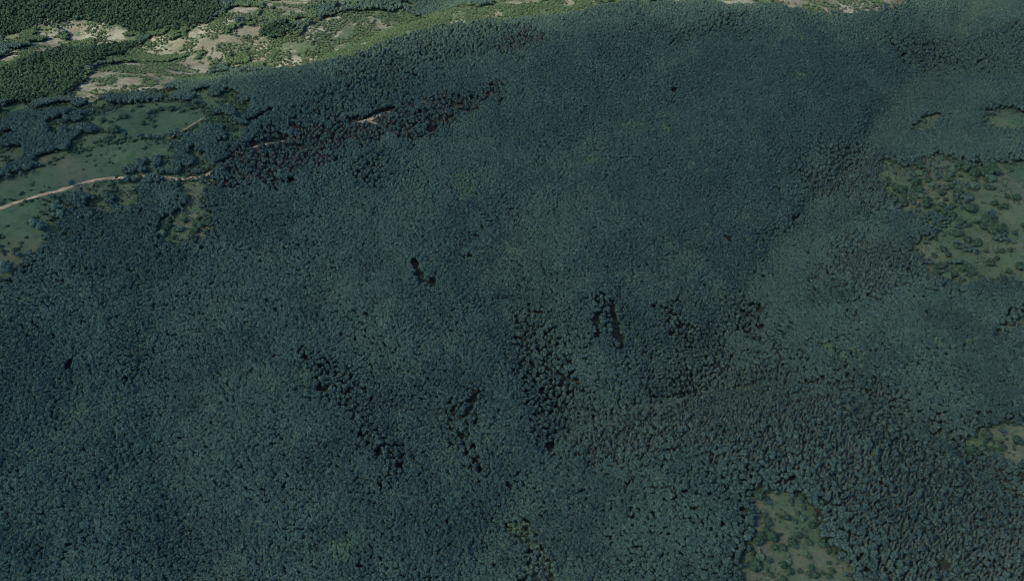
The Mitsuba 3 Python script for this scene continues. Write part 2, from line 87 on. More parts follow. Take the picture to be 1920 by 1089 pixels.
def height(x, y):
    """The lie of the land: a long wooded ridge, the stream gullies on its near side and the broken valley behind it."""
    x, y = np.asarray(x, float), np.asarray(y, float)
    h = 62 * bump(line_distance(x, y, CREST), 230)
    h = h - 30 * bump(line_distance(x, y, GULLY), 85) * np.clip((y - 300) / 260, 0.35, 1) - 14 * bump(line_distance(x, y, SIDE_GULLY), 55) - 26 * bump(line_distance(x, y, RAVINE), 60)
    for k, line in enumerate(DRAINS):
        h = h - 10 * bump(line_distance(x, y, line), 34)
    bend = 26 * (fbm2(x, y, 60.0, 2, 12) - 0.5)
    h = h - 8 * bump(line_distance(x + bend, y - bend, GULLY), 17) * (0.4 + 1.2 * fbm2(x, y, 90.0, 2, 13)) * np.clip((y - 440) / 110, 0.1, 1) - 8 * bump(line_distance(x, y, SIDE_GULLY), 12)
    h = h + 26 * bump(np.hypot(x - 235, (y - 470) * 1.1), 120) + 20 * bump(np.hypot(x - 620, y - 800), 200)
    h = h + 44 * (fbm2(x, y, 330.0, 3, 5) - 0.5) + 15 * (fbm2(x, y, 75.0, 3, 9) - 0.5)
    return h
# </terrain>


SHAPE = {k: [Polygon(p).buffer(0) for p in v] for k, v in ZONES.items()}


def inside(kind, x, y, warp=5.0, seed=3):
    """Whether points lie in a zone, its outline made ragged."""
    shape, x, y = np.shape(x), np.ravel(x), np.ravel(y)
    out = np.zeros(x.shape, bool)
    for p in SHAPE[kind]:
        x0, y0, x1, y1 = p.bounds
        k = np.flatnonzero((x > x0 - warp) & (x < x1 + warp) & (y > y0 - warp) & (y < y1 + warp) & ~out)
        wx = x[k] + warp * 2 * (fbm2(x[k], y[k], 11.0, 2, seed) - 0.5)
        wy = y[k] + warp * 2 * (fbm2(x[k] + 300, y[k], 11.0, 2, seed + 1) - 0.5)
        out[k] = shapely.contains_xy(p, wx, wy)
    return out.reshape(shape)


edge = np.array(SHADE_EDGE)
LIT = Polygon([tuple(p) for p in edge] + [(3000, 3500), (-3000, 3500)]).buffer(0)      # the land past the added veil's shade


def in_picture(x, y, z, pad=40):
    """Pixels of the 1920 x 1089 photograph, and whether within it or PAD beyond."""
    q = np.stack([x, y, z - CAM_Z], -1)
    d = q @ [0, math.cos(PITCH), -math.sin(PITCH)]
    f = 960 / math.tan(math.radians(30))
    u, v = 960 + f * x / d, 544.5 - f * (q @ [0, math.sin(PITCH), math.cos(PITCH)]) / d
    return u, v, (u > -pad) & (u < 1920 + pad) & (v > -pad) & (v < 1089 + pad * 1.5)


# ------------------------------------------------------------------ materials
def bsdf(name, fn, **more):
    scene[name] = {'type': 'twosided', 'bsdf': {'type': 'diffuse', 'reflectance': mikit.proc(fn)}}


def rgb(r, g, b):
    return mi.Color3f(r, g, b)


def ground_colour(p, n, uv):
    """uv: how much grass and how much bare earth a spot carries; the outlines between them are broken by noise."""
    a, b = mikit.fbm(p.x / 7, p.y / 7, 0.5, octaves=4), mikit.fbm(p.x / 1.1, p.y / 1.1, 4.5, octaves=3)
    wide = mikit.fbm(p.x / 45, p.y / 45, 2.5, octaves=3)
    floor = mikit.mix(rgb(0.031, 0.041, 0.029), rgb(0.050, 0.052, 0.036), mikit.smoothstep(0.35, 0.65, b))
    grass = mikit.mix(rgb(0.074, 0.108, 0.062), rgb(0.112, 0.112, 0.076), mikit.smoothstep(0.47, 0.72, wide * 0.75 + a * 0.25))
    grass = mikit.mix(grass, rgb(0.044, 0.082, 0.044), mikit.smoothstep(0.52, 0.70, a) * 0.75) * (0.78 + 0.44 * b)
    hay = mikit.mix(rgb(0.074, 0.110, 0.062), rgb(0.112, 0.120, 0.078), mikit.smoothstep(0.40, 0.62, wide * 0.6 + a * 0.4)) * (0.70 + 0.60 * b)
    grass = mikit.mix(grass, hay, mikit.smoothstep(1.2, 1.8, uv.x + (a - 0.5)))
    earth = mikit.mix(rgb(0.150, 0.134, 0.100), rgb(0.248, 0.228, 0.180), mikit.smoothstep(0.38, 0.66, wide)) * (0.7 + 0.6 * b)
    streak = mikit.fbm(p.x / 16 + p.y / 30, p.y / 5, 8.5, octaves=4)
    earth = mikit.mix(earth, rgb(0.085, 0.105, 0.058), mikit.smoothstep(0.50, 0.64, streak) * 0.85)
    c = mikit.mix(floor, grass, mikit.smoothstep(0.40, 0.60, uv.x + (a - 0.5) * 0.9))
    return mikit.mix(c, earth, mikit.smoothstep(0.42, 0.58, uv.y + (a - 0.5) * 0.9 + (b - 0.5) * 0.3))


def red_colour(p, n, uv):
    b = mikit.fbm(p.x / 2.2, p.y / 2.2, 4.5, octaves=3)
    a = mikit.fbm(p.x / 14, p.y / 14, 2.5, octaves=3)
    return mikit.mix(rgb(0.046, 0.042, 0.031), mikit.mix(rgb(0.080, 0.060, 0.046), rgb(0.160, 0.112, 0.082), b), mikit.smoothstep(0.54, 0.66, a * 0.75 + b * 0.25))


def track_colour(p, n, uv):
    b, a = mikit.fbm(p.x / 0.9, p.y / 0.9, 1.5, octaves=3), mikit.fbm(p.x / 6, p.y / 6, 7.5, octaves=3)
    return mikit.mix(rgb(0.34, 0.230, 0.140), rgb(0.48, 0.340, 0.215), mikit.smoothstep(0.35, 0.65, a)) * (0.75 + 0.5 * b)


def leaves(dark, light, odd):
    """Leaf colour of a kind of tree: crowns differ from one another, stands differ more slowly, and each crown carries a fine grain of leaf clumps."""
    def fn(p, n, uv):
        tree = mikit.fbm(p.x / 6.0, p.y / 6.0, 0.5, octaves=2)
        stand = mikit.fbm(p.x / 60, p.y / 60, 3.5, octaves=3)
        grain = mikit.fbm(p.x / 0.8, p.y / 0.8, p.z / 0.8, octaves=2)
        c = mikit.mix(rgb(*dark), rgb(*light), mikit.smoothstep(0.25, 0.75, 0.6 * tree + 0.4 * stand))
        c = mikit.mix(c, rgb(*odd), mikit.smoothstep(0.56, 0.72, mikit.fbm(p.x / 38, p.y / 38, 11.5, octaves=3)) * 0.14)
        return c * (0.76 + 0.48 * grain)
    return fn


bsdf('ground_cover', ground_colour)
bsdf('red_earth', red_colour)
bsdf('track_earth', track_colour)
bsdf('broad_leaves', leaves((0.054, 0.086, 0.068), (0.070, 0.104, 0.078), (0.078, 0.112, 0.072)))
bsdf('broad_leaves_deep', leaves((0.042, 0.069, 0.058), (0.056, 0.086, 0.069), (0.062, 0.092, 0.066)))
bsdf('olive_leaves', leaves((0.068, 0.104, 0.066), (0.086, 0.124, 0.074), (0.094, 0.122, 0.070)))
bsdf('shrub_leaves', leaves((0.034, 0.058, 0.036), (0.052, 0.082, 0.048), (0.058, 0.080, 0.044)))
bsdf('dark_leaves', leaves((0.028, 0.050, 0.032), (0.044, 0.072, 0.042), (0.050, 0.074, 0.040)))
bsdf('rusty_leaves', leaves((0.062, 0.070, 0.055), (0.080, 0.084, 0.066), (0.084, 0.078, 0.062)))
bsdf('needles', leaves((0.062, 0.092, 0.078), (0.082, 0.112, 0.090), (0.086, 0.102, 0.090)))
bsdf('scrub_leaves', leaves((0.058, 0.088, 0.046), (0.080, 0.114, 0.058), (0.096, 0.120, 0.058)))
scene['bark'] = {'type': 'twosided', 'bsdf': {'type': 'diffuse', 'reflectance': {'type': 'rgb', 'value': [0.09, 0.07, 0.055]}}}
scene['bleached_wood'] = {'type': 'twosided', 'bsdf': {'type': 'diffuse', 'reflectance': {'type': 'rgb', 'value': [0.26, 0.25, 0.24]}}}

# ------------------------------------------------------------------ the land
def spread(lo, hi, step, far):
    """Even steps from lo to hi, growing ones out to FAR on both sides."""
    tail, s = [], step
    while sum(tail) < far:
        s *= 1.22
        tail.append(s)
    out = np.cumsum(tail)
    return np.concatenate([lo - out[::-1], np.arange(lo, hi + 0.1, step), hi + out])


gx, gy = spread(-960, 960, 3.0, 9000), spread(290, 1560, 3.0, 9000)
X, Y = np.meshgrid(gx, gy)
Z = height(X, Y)


def soft(kind, warp):
    """The zone's cover at the grid points, averaged over a few metres."""
    near = (np.abs(X) < 1000) & (Y > 280) & (Y < 1600)
    out = np.zeros(X.shape)
    for dx, dy in ((0, 0), (2.2, 0), (-2.2, 0), (0, 2.2), (0, -2.2)):
        out[near] += inside(kind, X[near] + dx, Y[near] + dy, warp) / 5
    return out


thin, meadow, glade, bare, scrub, open_wood, red = (soft(k, w) for k, w in (('thin', 8), ('meadow', 5), ('glade', 6), ('bare_slope', 12), ('scrub', 9), ('open_wood', 10), ('red_wood', 20)))
lit = shapely.contains_xy(LIT, X, Y) & (Y < 1700)
patch = fbm2(X, Y, 26.0, 3, 21)
grass = np.clip(np.maximum.reduce([meadow, glade, 0.85 * open_wood, 0.8 * thin, np.where(lit, 0.7, 0)]), 0, 1) + glade
earth = np.clip(np.maximum(bare * (0.62 + 1.1 * (patch - 0.35)), np.maximum(scrub * np.clip(0.46 + 2.4 * (patch - 0.5), 0, 1), lit * np.clip((patch - 0.57) * 6, 0, 0.8))), 0, 1)
uv = np.stack([grass.ravel(), earth.ravel()], 1)
V = np.stack([X.ravel(), Y.ravel(), Z.ravel()], 1)
i, j = np.meshgrid(np.arange(len(gy) - 1), np.arange(len(gx) - 1), indexing='ij')
a = (i * len(gx) + j).ravel()
quads = np.stack([a, a + 1, a + 1 + len(gx), a + len(gx)], 1)
centre = V[quads].mean(1)
mean = lambda m: m.ravel()[quads].mean(1)
kind = np.zeros(len(quads), int)
kind[mean(red) > 0.5] = 1
m_, g_, b_ = mean(meadow) > 0.5, mean(glade) > 0.5, mean(bare) > 0.5
near_ = (np.abs(centre[:, 0]) < 1000) & (centre[:, 1] < 1600)


def nearest_polygon(kind_, pts):
    d = np.stack([shapely.distance(p, shapely.points(pts[:, :2])) for p in SHAPE[kind_]], 1)
    return d.argmin(1)


MEADOW_SAYS = ['wide grey green meadow along the dirt track at the left edge', 'small grass gap in the trees just below the dirt track', 'small grass gap below the middle of the dirt track', 'oval grassland ringed by trees at upper left']
GLADE_SAYS = ['grassy glade dotted with bushes below the right end of the dirt track', 'large dry grass clearing with many shrubs at the right edge', 'small grass pocket above the large right clearing', 'narrow grass strip at the right edge above the large clearing',
              'thin pale grass tongue at the right edge below the large clearing', 'pale grass clearing at lower right with a few shrubs', 'long grass clearing with scattered round shrubs at the bottom of the forest']
BARE_SAYS = ['pale oval of bare earth beside the sunlit ravine', 'broad bare tan slope at the foot of the sunlit conifers', 'long brown strip of bare ground at far upper left', 'bare tan slope at the far left edge', 'bare grey brown slope above the ravine', 'bare ochre ground below the grey brown slope',
             'small bare patch at the top edge left of centre', 'pale bare ground at the top edge right of centre']


def land(name, mask, material, says):
    f = quads[mask]
    if not len(f):
        return
    used, inverse = np.unique(f, return_inverse=True)
    scene[name] = mikit.ply((V[used], inverse.reshape(f.shape)), material, smooth=True, uv=uv[used])
    labels[name] = {'label': says, 'kind': 'structure'}


def numbered(base):
    if base not in scene:
        return base
    k = 1
    while f'{base}_{k:03d}' in scene:
        k += 1
    return f'{base}_{k:03d}'


taken = np.zeros(len(quads), bool)
for base, zone, hold, says in (('meadow', 'meadow', m_, MEADOW_SAYS), ('clearing', 'glade', g_, GLADE_SAYS), ('bare_slope', 'bare_slope', b_, BARE_SAYS)):
    hold = hold & ~taken & near_
    number = np.full(len(quads), -1)
    number[hold] = nearest_polygon(zone, centre[hold])
    for k, s in enumerate(says):
        land(numbered(base), number == k, 'ground_cover', s)
    taken |= hold
land('red_ground', (kind == 1) & ~taken, 'red_earth', 'reddish earth showing between the sparse conifers on the ridge')
taken |= kind == 1
land('hillside', ~taken, 'ground_cover', 'wooded hillside and valley floor under the trees')

for says, (width, line) in TRACKS.items():
    p = np.array(line)
    s = np.concatenate([[0], np.cumsum(np.hypot(*np.diff(p, axis=0).T))])
    t = np.arange(0, s[-1], 1.5)
    px, py = np.interp(t, s, p[:, 0]), np.interp(t, s, p[:, 1])
    k = np.ones(9) / 9
    px, py = (np.convolve(np.pad(q, 4, mode='edge'), k, 'valid') for q in (px, py))
    d = np.stack([np.gradient(px), np.gradient(py)], 1)
    d /= np.linalg.norm(d, axis=1, keepdims=True)
    rows = []
    for c in np.linspace(-1, 1, 7):
        w = width / 2 * c * (0.65 + 0.9 * meshkit.noise(np.stack([t / 7, t * 0 + np.sign(c) * 5, t * 0], 1), 8)) * np.clip(np.minimum(t, t[-1] - t) / 9 + 0.15, 0, 1)
        qx, qy = px - d[:, 1] * w, py + d[:, 0] * w
        rows.append(np.stack([qx, qy, height(qx, qy) + 0.22 - 0.1 * abs(c)], 1))
    v = np.stack(rows, 1).reshape(-1, 3)
    n = len(t)
    i, j = np.meshgrid(np.arange(n - 1), np.arange(6), indexing='ij')
    a = (i * 7 + j).ravel()
    key = numbered('dirt_track')
    scene[key] = mikit.ply((v, np.stack([a, a + 1, a + 8, a + 7], 1)), 'track_earth', smooth=True)
    labels[key] = {'label': says, 'kind': 'structure'}

# ------------------------------------------------------------------ thin veil added out of view towards the sun to shade the near land
ADDED_CLOUD_Z, ADDED_CLOUD_THICK = 1800.0, 260.0
shift = SUN[:2] / SUN[2] * (ADDED_CLOUD_Z - 20.0)
veil = Polygon([tuple(p) for p in edge + shift] + [(1900 + shift[0], 1300 + shift[1]), (1900 + shift[0], -150 + shift[1]), (-1700 + shift[0], -150 + shift[1])]).buffer(0)
x0, y0, x1, y1 = veil.bounds
cx, cy = np.meshgrid(np.arange(x0 - 60, x1 + 60, 25.0), np.arange(y0 - 60, y1 + 60, 25.0))
deep = np.where(shapely.contains_xy(veil, cx, cy), shapely.distance(veil.exterior, shapely.points(cx, cy)), 0.0)
full = np.clip(deep / 110, 0, 1) ** 0.6
thick = ADDED_CLOUD_THICK * full * (0.75 + 0.5 * fbm2(cx, cy, 260.0, 4, 71))
base = ADDED_CLOUD_Z - 0.35 * thick + 12 * full * (fbm2(cx, cy, 120.0, 3, 72) - 0.5)
nc = cx.size
i, j = np.meshgrid(np.arange(cx.shape[0] - 1), np.arange(cx.shape[1] - 1), indexing='ij')
a = (i * cx.shape[1] + j).ravel()
q = np.stack([a, a + 1, a + 1 + cx.shape[1], a + cx.shape[1]], 1)
q = q[(thick.ravel()[q] > 0).any(1)]
vc = np.vstack([np.stack([cx.ravel(), cy.ravel(), (base + thick).ravel()], 1), np.stack([cx.ravel(), cy.ravel(), base.ravel()], 1)])
cloud = trimesh.Trimesh(vc, np.vstack([q[:, [0, 1, 2]], q[:, [0, 2, 3]], q[:, [0, 2, 1]] + nc, q[:, [0, 3, 2]] + nc]), process=False)
cloud.remove_unreferenced_vertices()
cloud.merge_vertices(digits_vertex=3)
scene['cloud_air'] = {'type': 'homogeneous', 'albedo': ADDED_CLOUD_ALBEDO, 'sigma_t': ADDED_CLOUD_SIGMA, 'phase': {'type': 'hg', 'g': 0.8}}
scene['cloud'] = {**mikit.ply(cloud, {'type': 'null'}), 'interior': {'type': 'ref', 'id': 'cloud_air'}}
labels['cloud'] = {'label': 'broad thin cloudy veil added out of view to shade the near hillside', 'kind': 'structure'}

# ------------------------------------------------------------------ trees: a few of each kind, then copies
def lump(r, sub, c, squash=1.0, rough=0.2, seed=0):
    m = trimesh.creation.icosphere(subdivisions=sub, radius=1.0)
    v = np.array(m.vertices)
    g = np.random.default_rng(seed)
    v = v * (1 + rough * g.normal(size=(len(v), 1)).clip(-1.6, 1.6)) * [r, r, r * squash]
    return v + c, np.array(m.faces)


def join(parts):
    vs, fs, n = [], [], 0
    for v, f in parts:
        vs.append(v)
        fs.append(np.asarray(f) + n)
        n += len(v)
    return np.vstack(vs), np.vstack(fs)


def trunk(height_, r, lean=0.0, limbs=()):
    """A tapered stem of five sides, with limbs."""
    def stem(a, b, ra, rb):
        ang = np.arange(5) * 2 * np.pi / 5
        d = np.array(b) - a
        x = np.cross(d, [0.3, 0.9, 0.1])
        x /= np.linalg.norm(x)
        y = np.cross(d / np.linalg.norm(d), x)
        ring = np.cos(ang)[:, None] * x + np.sin(ang)[:, None] * y
        k = np.arange(5)
        return np.vstack([a + ring * ra, b + ring * rb]), np.vstack([np.stack([k, (k + 1) % 5, (k + 1) % 5 + 5], 1), np.stack([k, (k + 1) % 5 + 5, k + 5], 1)])
    parts = [stem(np.array([0, 0, -0.6]), np.array([lean, 0, height_]), r, r * 0.45)]
    for ang, z, reach, rise in limbs:
        parts.append(stem(np.array([lean * z / height_, 0, z]), np.array([math.cos(ang) * reach, math.sin(ang) * reach, z + rise]), r * 0.45, r * 0.15))
    return join(parts)


def broad_crown(seed, lobes, sub_core):
    """An uneven crown of radius about 1, its base at height 0: a lopsided core with leaf clumps bulging from it."""
    g = np.random.default_rng(seed)
    v, f = lump(0.86 if lobes else 0.98, sub_core, [0, 0, 0], 0.72, 0.16 if lobes else 0.22, seed)
    lean, ang = g.uniform(0.08, 0.24), g.uniform(0, 6.3)
    v = v * [g.uniform(0.88, 1.12), g.uniform(0.88, 1.12), 1] + [0, 0, 0.62]
    v[:, 0] += lean * math.cos(ang) * v[:, 2]
    v[:, 1] += lean * math.sin(ang) * v[:, 2]
    parts = [(v, f)]
    for k in range(lobes):
        z = g.uniform(-0.1, 1.0)
        turn = k * 2.39996 + g.uniform(-0.7, 0.7)
        s = math.sqrt(max(0, 1 - z * z))
        r = g.uniform(0.26, 0.50)
        c = np.array([s * math.cos(turn), s * math.sin(turn), z]) * g.uniform(0.60, 0.98) * [1, 1, 0.72] + [lean * math.cos(ang), lean * math.sin(ang), 0.62]
        parts.append(lump(r, 0, c, 0.8, 0.26, seed * 100 + k))
    return join(parts)


def conifer_crown(seed, tiers, sides):
    """A narrow cone of ragged drooping tiers, radius 1 at the base and height 1."""
    g = np.random.default_rng(seed)
    parts = []
    for k in range(tiers):
        z0, z1 = k / tiers * 0.88, min(1.0, (k + 1.65) / tiers)
        r = (1 - k / tiers) ** 0.62
        ang = np.arange(sides) * 2 * np.pi / sides + g.uniform(0, 3)
        rr = r * g.uniform(0.62, 1.12, sides)
        ring = np.stack([rr * np.cos(ang), rr * np.sin(ang), z0 + g.uniform(-0.03, 0.04, sides)], 1)
        v = np.vstack([ring, [[g.uniform(-.05, .05), g.uniform(-.05, .05), z1]], [[0, 0, z0 + 0.06]]])
        q = np.arange(sides)
        parts.append((v, np.vstack([np.stack([q, (q + 1) % sides, q * 0 + sides], 1), np.stack([(q + 1) % sides, q, q * 0 + sides + 1], 1)])))
    return join(parts)


def group(name, crown, leaves_, stem, smooth=False):
    scene[name] = {'type': 'shapegroup', 'crown': mikit.ply(crown, leaves_, smooth=smooth), 'trunk': mikit.ply(stem, 'bark')}


# unit plants: crown radius 1; broadleaf crowns begin 1 up the stem, conifers are 3 high
LIMBS = [(0.4, 0.75, 0.5, 0.5), (2.6, 0.9, 0.45, 0.45), (4.4, 0.8, 0.5, 0.4)]
def lift(m, dz, sz=1.0):
    return m[0] * [1, 1, sz] + [0, 0, dz], m[1]


KINDS = {}
for tone, mat in (('broad', 'broad_leaves'), ('deep', 'broad_leaves_deep'), ('olive', 'olive_leaves'), ('scrub', 'scrub_leaves'), ('dark', 'dark_leaves'), ('rusty', 'rusty_leaves')):
    for lod, lobes, sub, n in (('near', 6, 1, 5), ('far', 0, 1, 3)):
        for k in range(n):
            KINDS.setdefault((tone, lod), []).append(f'{tone}_{lod}_model_{k}')
            group(KINDS[(tone, lod)][-1], lift(broad_crown(11 * k + lobes + len(tone), lobes, sub), 1.0), mat, trunk(1.3, 0.09, 0.05, LIMBS if lod == 'near' else LIMBS[:1]))
for lod, tiers, sides, n in (('near', 5, 7, 4), ('far', 3, 6, 3)):
    for k in range(n):
        KINDS.setdefault(('conifer', lod), []).append(f'conifer_{lod}_model_{k}')
        group(KINDS[('conifer', lod)][-1], lift(conifer_crown(5 * k + tiers, tiers, sides), 0.5, 2.6), 'needles', trunk(2.2, 0.08))
for tone, mat in (('broad', 'shrub_leaves'), ('olive', 'olive_leaves'), ('scrub', 'scrub_leaves')):
    for k in range(2):
        KINDS.setdefault((tone, 'shrub'), []).append(f'{tone}_shrub_model_{k}')
        group(KINDS[(tone, 'shrub')][-1], lift(broad_crown(70 + k, 12, 1), 0.0), mat, trunk(0.6, 0.07, 0.05, [(a, 0.1, 0.5, 0.5) for a in (0.5, 2.2, 4.1)]))


def place(key, model, x, y, z, r, rz, tall=1.0, sink=0.0):
    c, s = math.cos(rz), math.sin(rz)
    scene[key] = {'type': 'instance', 'shape': {'type': 'ref', 'id': model},
                  'to_world': T([[r * c, -r * s, 0, x], [r * s, r * c, 0, y], [0, 0, r * tall, z - sink], [0, 0, 0, 1]])}


def scatter(step, seed):
    """Jittered hexagonal points over the picture's ground and a margin."""
    g = np.random.default_rng(seed)
    ys = np.arange(300, 1530, step * 0.866)
    xs = np.arange(-950, 950, step)
    x, y = np.meshgrid(xs, ys)
    x = x + (np.arange(len(ys)) % 2)[:, None] * step / 2
    x, y = (q.ravel() + g.uniform(-0.38, 0.38, x.size) * step for q in (x, y))
    keep = in_picture(x, y, height(x, y), 60)[2]
    return x[keep], y[keep]


class Zone:
    def __init__(self, x, y):
        for k in SHAPE:
            setattr(self, k, inside(k, x, y, {'gap': 1.5, 'meadow': 6, 'glade': 6, 'rough': 14, 'bare_slope': 12, 'red_wood': 24}.get(k, 6)))
        self.lit = shapely.contains_xy(LIT, x, y)
        self.red_wood = inward('red_wood', x, y, 40) + 60 * (fbm2(x, y, 14.0, 2, 90) - 0.5) > 0
        self.track = np.zeros(x.shape, bool)
        for says, (width, line) in TRACKS.items():
            self.track |= line_distance(x, y, line) < width / 2 + (2.4 if 'patch' in says or 'streak' in says else 1.5)


STEP = 3.2           # mean distance of neighbours in the closed canopy
trees = []            # (x, y, crown radius, height factor, tone, lift of the crown base)
def collect(x, y, r, tall, tone):
    trees.extend(zip(x, y, r, tall, [tone] * len(x) if isinstance(tone, str) else tone))


def inward(kind, x, y, reach):
    """Signed distance to the nearest outline of the zone, positive inside, clipped at REACH."""
    out = np.full(len(x), -reach)
    for p in SHAPE[kind]:
        x0, y0, x1, y1 = p.bounds
        k = np.flatnonzero((x > x0 - reach) & (x < x1 + reach) & (y > y0 - reach) & (y < y1 + reach))
        d = shapely.distance(p.exterior, shapely.points(x[k], y[k]))
        out[k] = np.maximum(out[k], np.where(shapely.contains_xy(p, x[k], y[k]), d, -d))
    return out.clip(-reach, reach)


# closed canopy: broadleaf trees, giving way to conifers here and there over some tens of metres
x, y = scatter(STEP, 1)
z_ = Zone(x, y)
g = np.random.default_rng(4)
rim = np.maximum(inward('glade', x, y, 14), inward('meadow', x, y, 14))
strays = (rim < 12) & (g.random(len(x)) < 0.30 * (1 - rim / 12)) | (z_.parkland & (g.random(len(x)) < 0.34) & (fbm2(x, y, 13.0, 2, 64) > 0.42)) | z_.clump
no = z_.gap | z_.track | z_.bare_slope | ((z_.meadow | z_.glade) & ~strays)
patchy = fbm2(x, y, 24.0, 3, 40)
canopy = ~no & ~z_.lit_conifer & ~z_.red_wood & ~z_.scrub & ~z_.rough & ~(z_.open_wood & (patchy < 0.50)) & ~z_.thin & (g.random(len(x)) > 0.006)
canopy &= ~z_.lit | (fbm2(x, y, 26.0, 3, 21) + g.normal(0, 0.02, len(x)) < 0.58)
canopy &= (rim < -10) | (g.random(len(x)) < 0.82) | z_.clump
wave, swell = fbm2(x, y, 12.0, 2, 44), fbm2(x, y, 34.0, 2, 45)
r = STEP * (0.56 + 0.34 * g.beta(2, 2.6, len(x)) + 0.24 * (wave - 0.5))
tall = (1.0 + 0.32 * (wave - 0.5) + 0.42 * (swell - 0.5) + g.normal(0, 0.045, len(x))).clip(0.7, 1.6)
r, tall = np.where(strays & (rim > 0), r * 0.8, r), np.where(strays & (rim > -4), tall * 0.72, tall)
dusky = 0.26 / (1 + np.exp(-inward('deep_wood', x, y, 150) / 42)) - 0.05
tone = np.where(fbm2(x, y, 48.0, 3, 50) - dusky + g.normal(0, 0.085, len(x)) > 0.47, 'broad', 'deep')
tone = np.where(((z_.olive & (g.random(len(x)) < 0.5)) | (fbm2(x, y, 31.0, 3, 52) + g.normal(0, 0.05, len(x)) > 0.85)) & (rim < -12), 'olive', tone)
tone = np.where(line_distance(x, y, GULLY) + g.normal(0, 4, len(x)) < 12, 'broad', tone)
tone = np.where(z_.lit & (fbm2(x, y, 70.0, 3, 51) + g.normal(0, 0.05, len(x)) > 0.44), 'scrub', tone)
pine = g.random(len(x)) < 0.85 / (1 + np.exp(-(inward('conifer', x, y, 90) - 4 + 60 * (swell - 0.5)) / 11))
tone = np.where(pine, 'conifer', tone)
s = canopy
collect(x[s], y[s], np.where(pine, r * 0.88, r)[s], np.where(pine, tall * g.uniform(0.82, 1.12, len(x)) * np.where(rim > -11, 1.5, 1.0), tall)[s], tone[s])
# taller uneven trees with dark gaps
x, y = scatter(4.2, 2)
z_ = Zone(x, y)
g = np.random.default_rng(5)
s = z_.rough & ~(z_.gap | z_.track | z_.meadow | z_.glade | z_.bare_slope | z_.scrub) & (g.random(len(x)) < 0.95)
collect(x[s], y[s], g.uniform(1.6, 2.7, s.sum()), g.uniform(0.95, 1.5, s.sum()), np.where(g.random(s.sum()) < 0.5, 'broad', 'deep'))
# thin stands with grass below
x, y = scatter(4.4, 3)
z_ = Zone(x, y)
g = np.random.default_rng(6)
s = z_.thin & ~z_.gap & (g.random(len(x)) < 0.85)
collect(x[s], y[s], g.uniform(1.4, 2.6, s.sum()), g.uniform(0.7, 1.1, s.sum()), np.where(g.random(s.sum()) < 0.45, 'olive', 'broad'))
# mixed dark stands over reddish ground
x, y = scatter(4.1, 9)
z_ = Zone(x, y)
g = np.random.default_rng(8)
s = z_.red_wood & ~(z_.gap | z_.track | z_.meadow | z_.glade) & (g.random(len(x)) < 0.95) & (fbm2(x, y, 16.0, 2, 60) > 0.22)
pine = g.random(len(x)) < 0.30
brown = g.random(len(x)) < 0.36
collect(x[s], y[s], np.where(pine, g.uniform(1.5, 2.2, len(x)), g.uniform(1.6, 2.4, len(x)))[s], g.uniform(0.8, 1.2, s.sum()), np.where(pine, 'conifer', np.where(brown, 'rusty', 'deep'))[s])
# more small conifers between those of the closed canopy
x, y = scatter(3.2, 14)
z_ = Zone(x, y)
g = np.random.default_rng(15)
s = ~(z_.gap | z_.track | z_.meadow | z_.glade | z_.thin | z_.rough) & (g.random(len(x)) < 0.62 / (1 + np.exp(-(inward('conifer', x, y, 60) - 6) / 9)))
collect(x[s], y[s], g.uniform(1.15, 1.75, s.sum()), g.uniform(0.95, 1.35, s.sum()), 'conifer')
# the dark sunlit wood beyond the ravine
x, y = scatter(4.2, 10)
z_ = Zone(x, y)
g = np.random.default_rng(11)
s = z_.lit_conifer & ~(z_.gap | z_.track | z_.meadow | z_.glade | z_.bare_slope) & (g.random(len(x)) < 0.93)
collect(x[s], y[s], g.uniform(1.7, 2.8, s.sum()), g.uniform(0.8, 1.5, s.sum()), np.where(g.random(s.sum()) < 0.85, 'dark', 'scrub'))
# bushes over the broken slopes
x, y = scatter(3.6, 12)
z_ = Zone(x, y)
g = np.random.default_rng(13)
f = fbm2(x, y, 20.0, 3, 61)
band = fbm2(x * 0.55 + y * 0.25, y, 15.0, 3, 62) + g.normal(0, 0.05, len(x))
s = (z_.scrub & (f + g.normal(0, 0.06, len(x)) > 0.38)) | (z_.bare_slope & (band > 0.515))
s |= z_.lit & ~z_.lit_conifer & ~z_.bare_slope & (f > 0.46) & (g.random(len(x)) < 0.28)
s |= z_.open_wood & ~z_.meadow & (f > 0.44) & (g.random(len(x)) < 0.55)
s |= z_.glade & (f > 0.40) & (g.random(len(x)) < 0.36)
s |= z_.meadow & (f > 0.54) & (g.random(len(x)) < 0.22)
rim = np.maximum(inward('glade', x, y, 14), inward('meadow', x, y, 14))
hem = (rim > -4.5) & (rim < 2) & (g.random(len(x)) < 0.62)
s = (s | hem) & ~z_.track
bushes = list(zip(x[s], y[s], np.where((z_.glade & ~hem)[s], g.uniform(0.4, 1.0, s.sum()), g.uniform(0.8, 2.1, s.sum())), g.uniform(0.75, 1.15, s.sum()), z_.lit[s]))

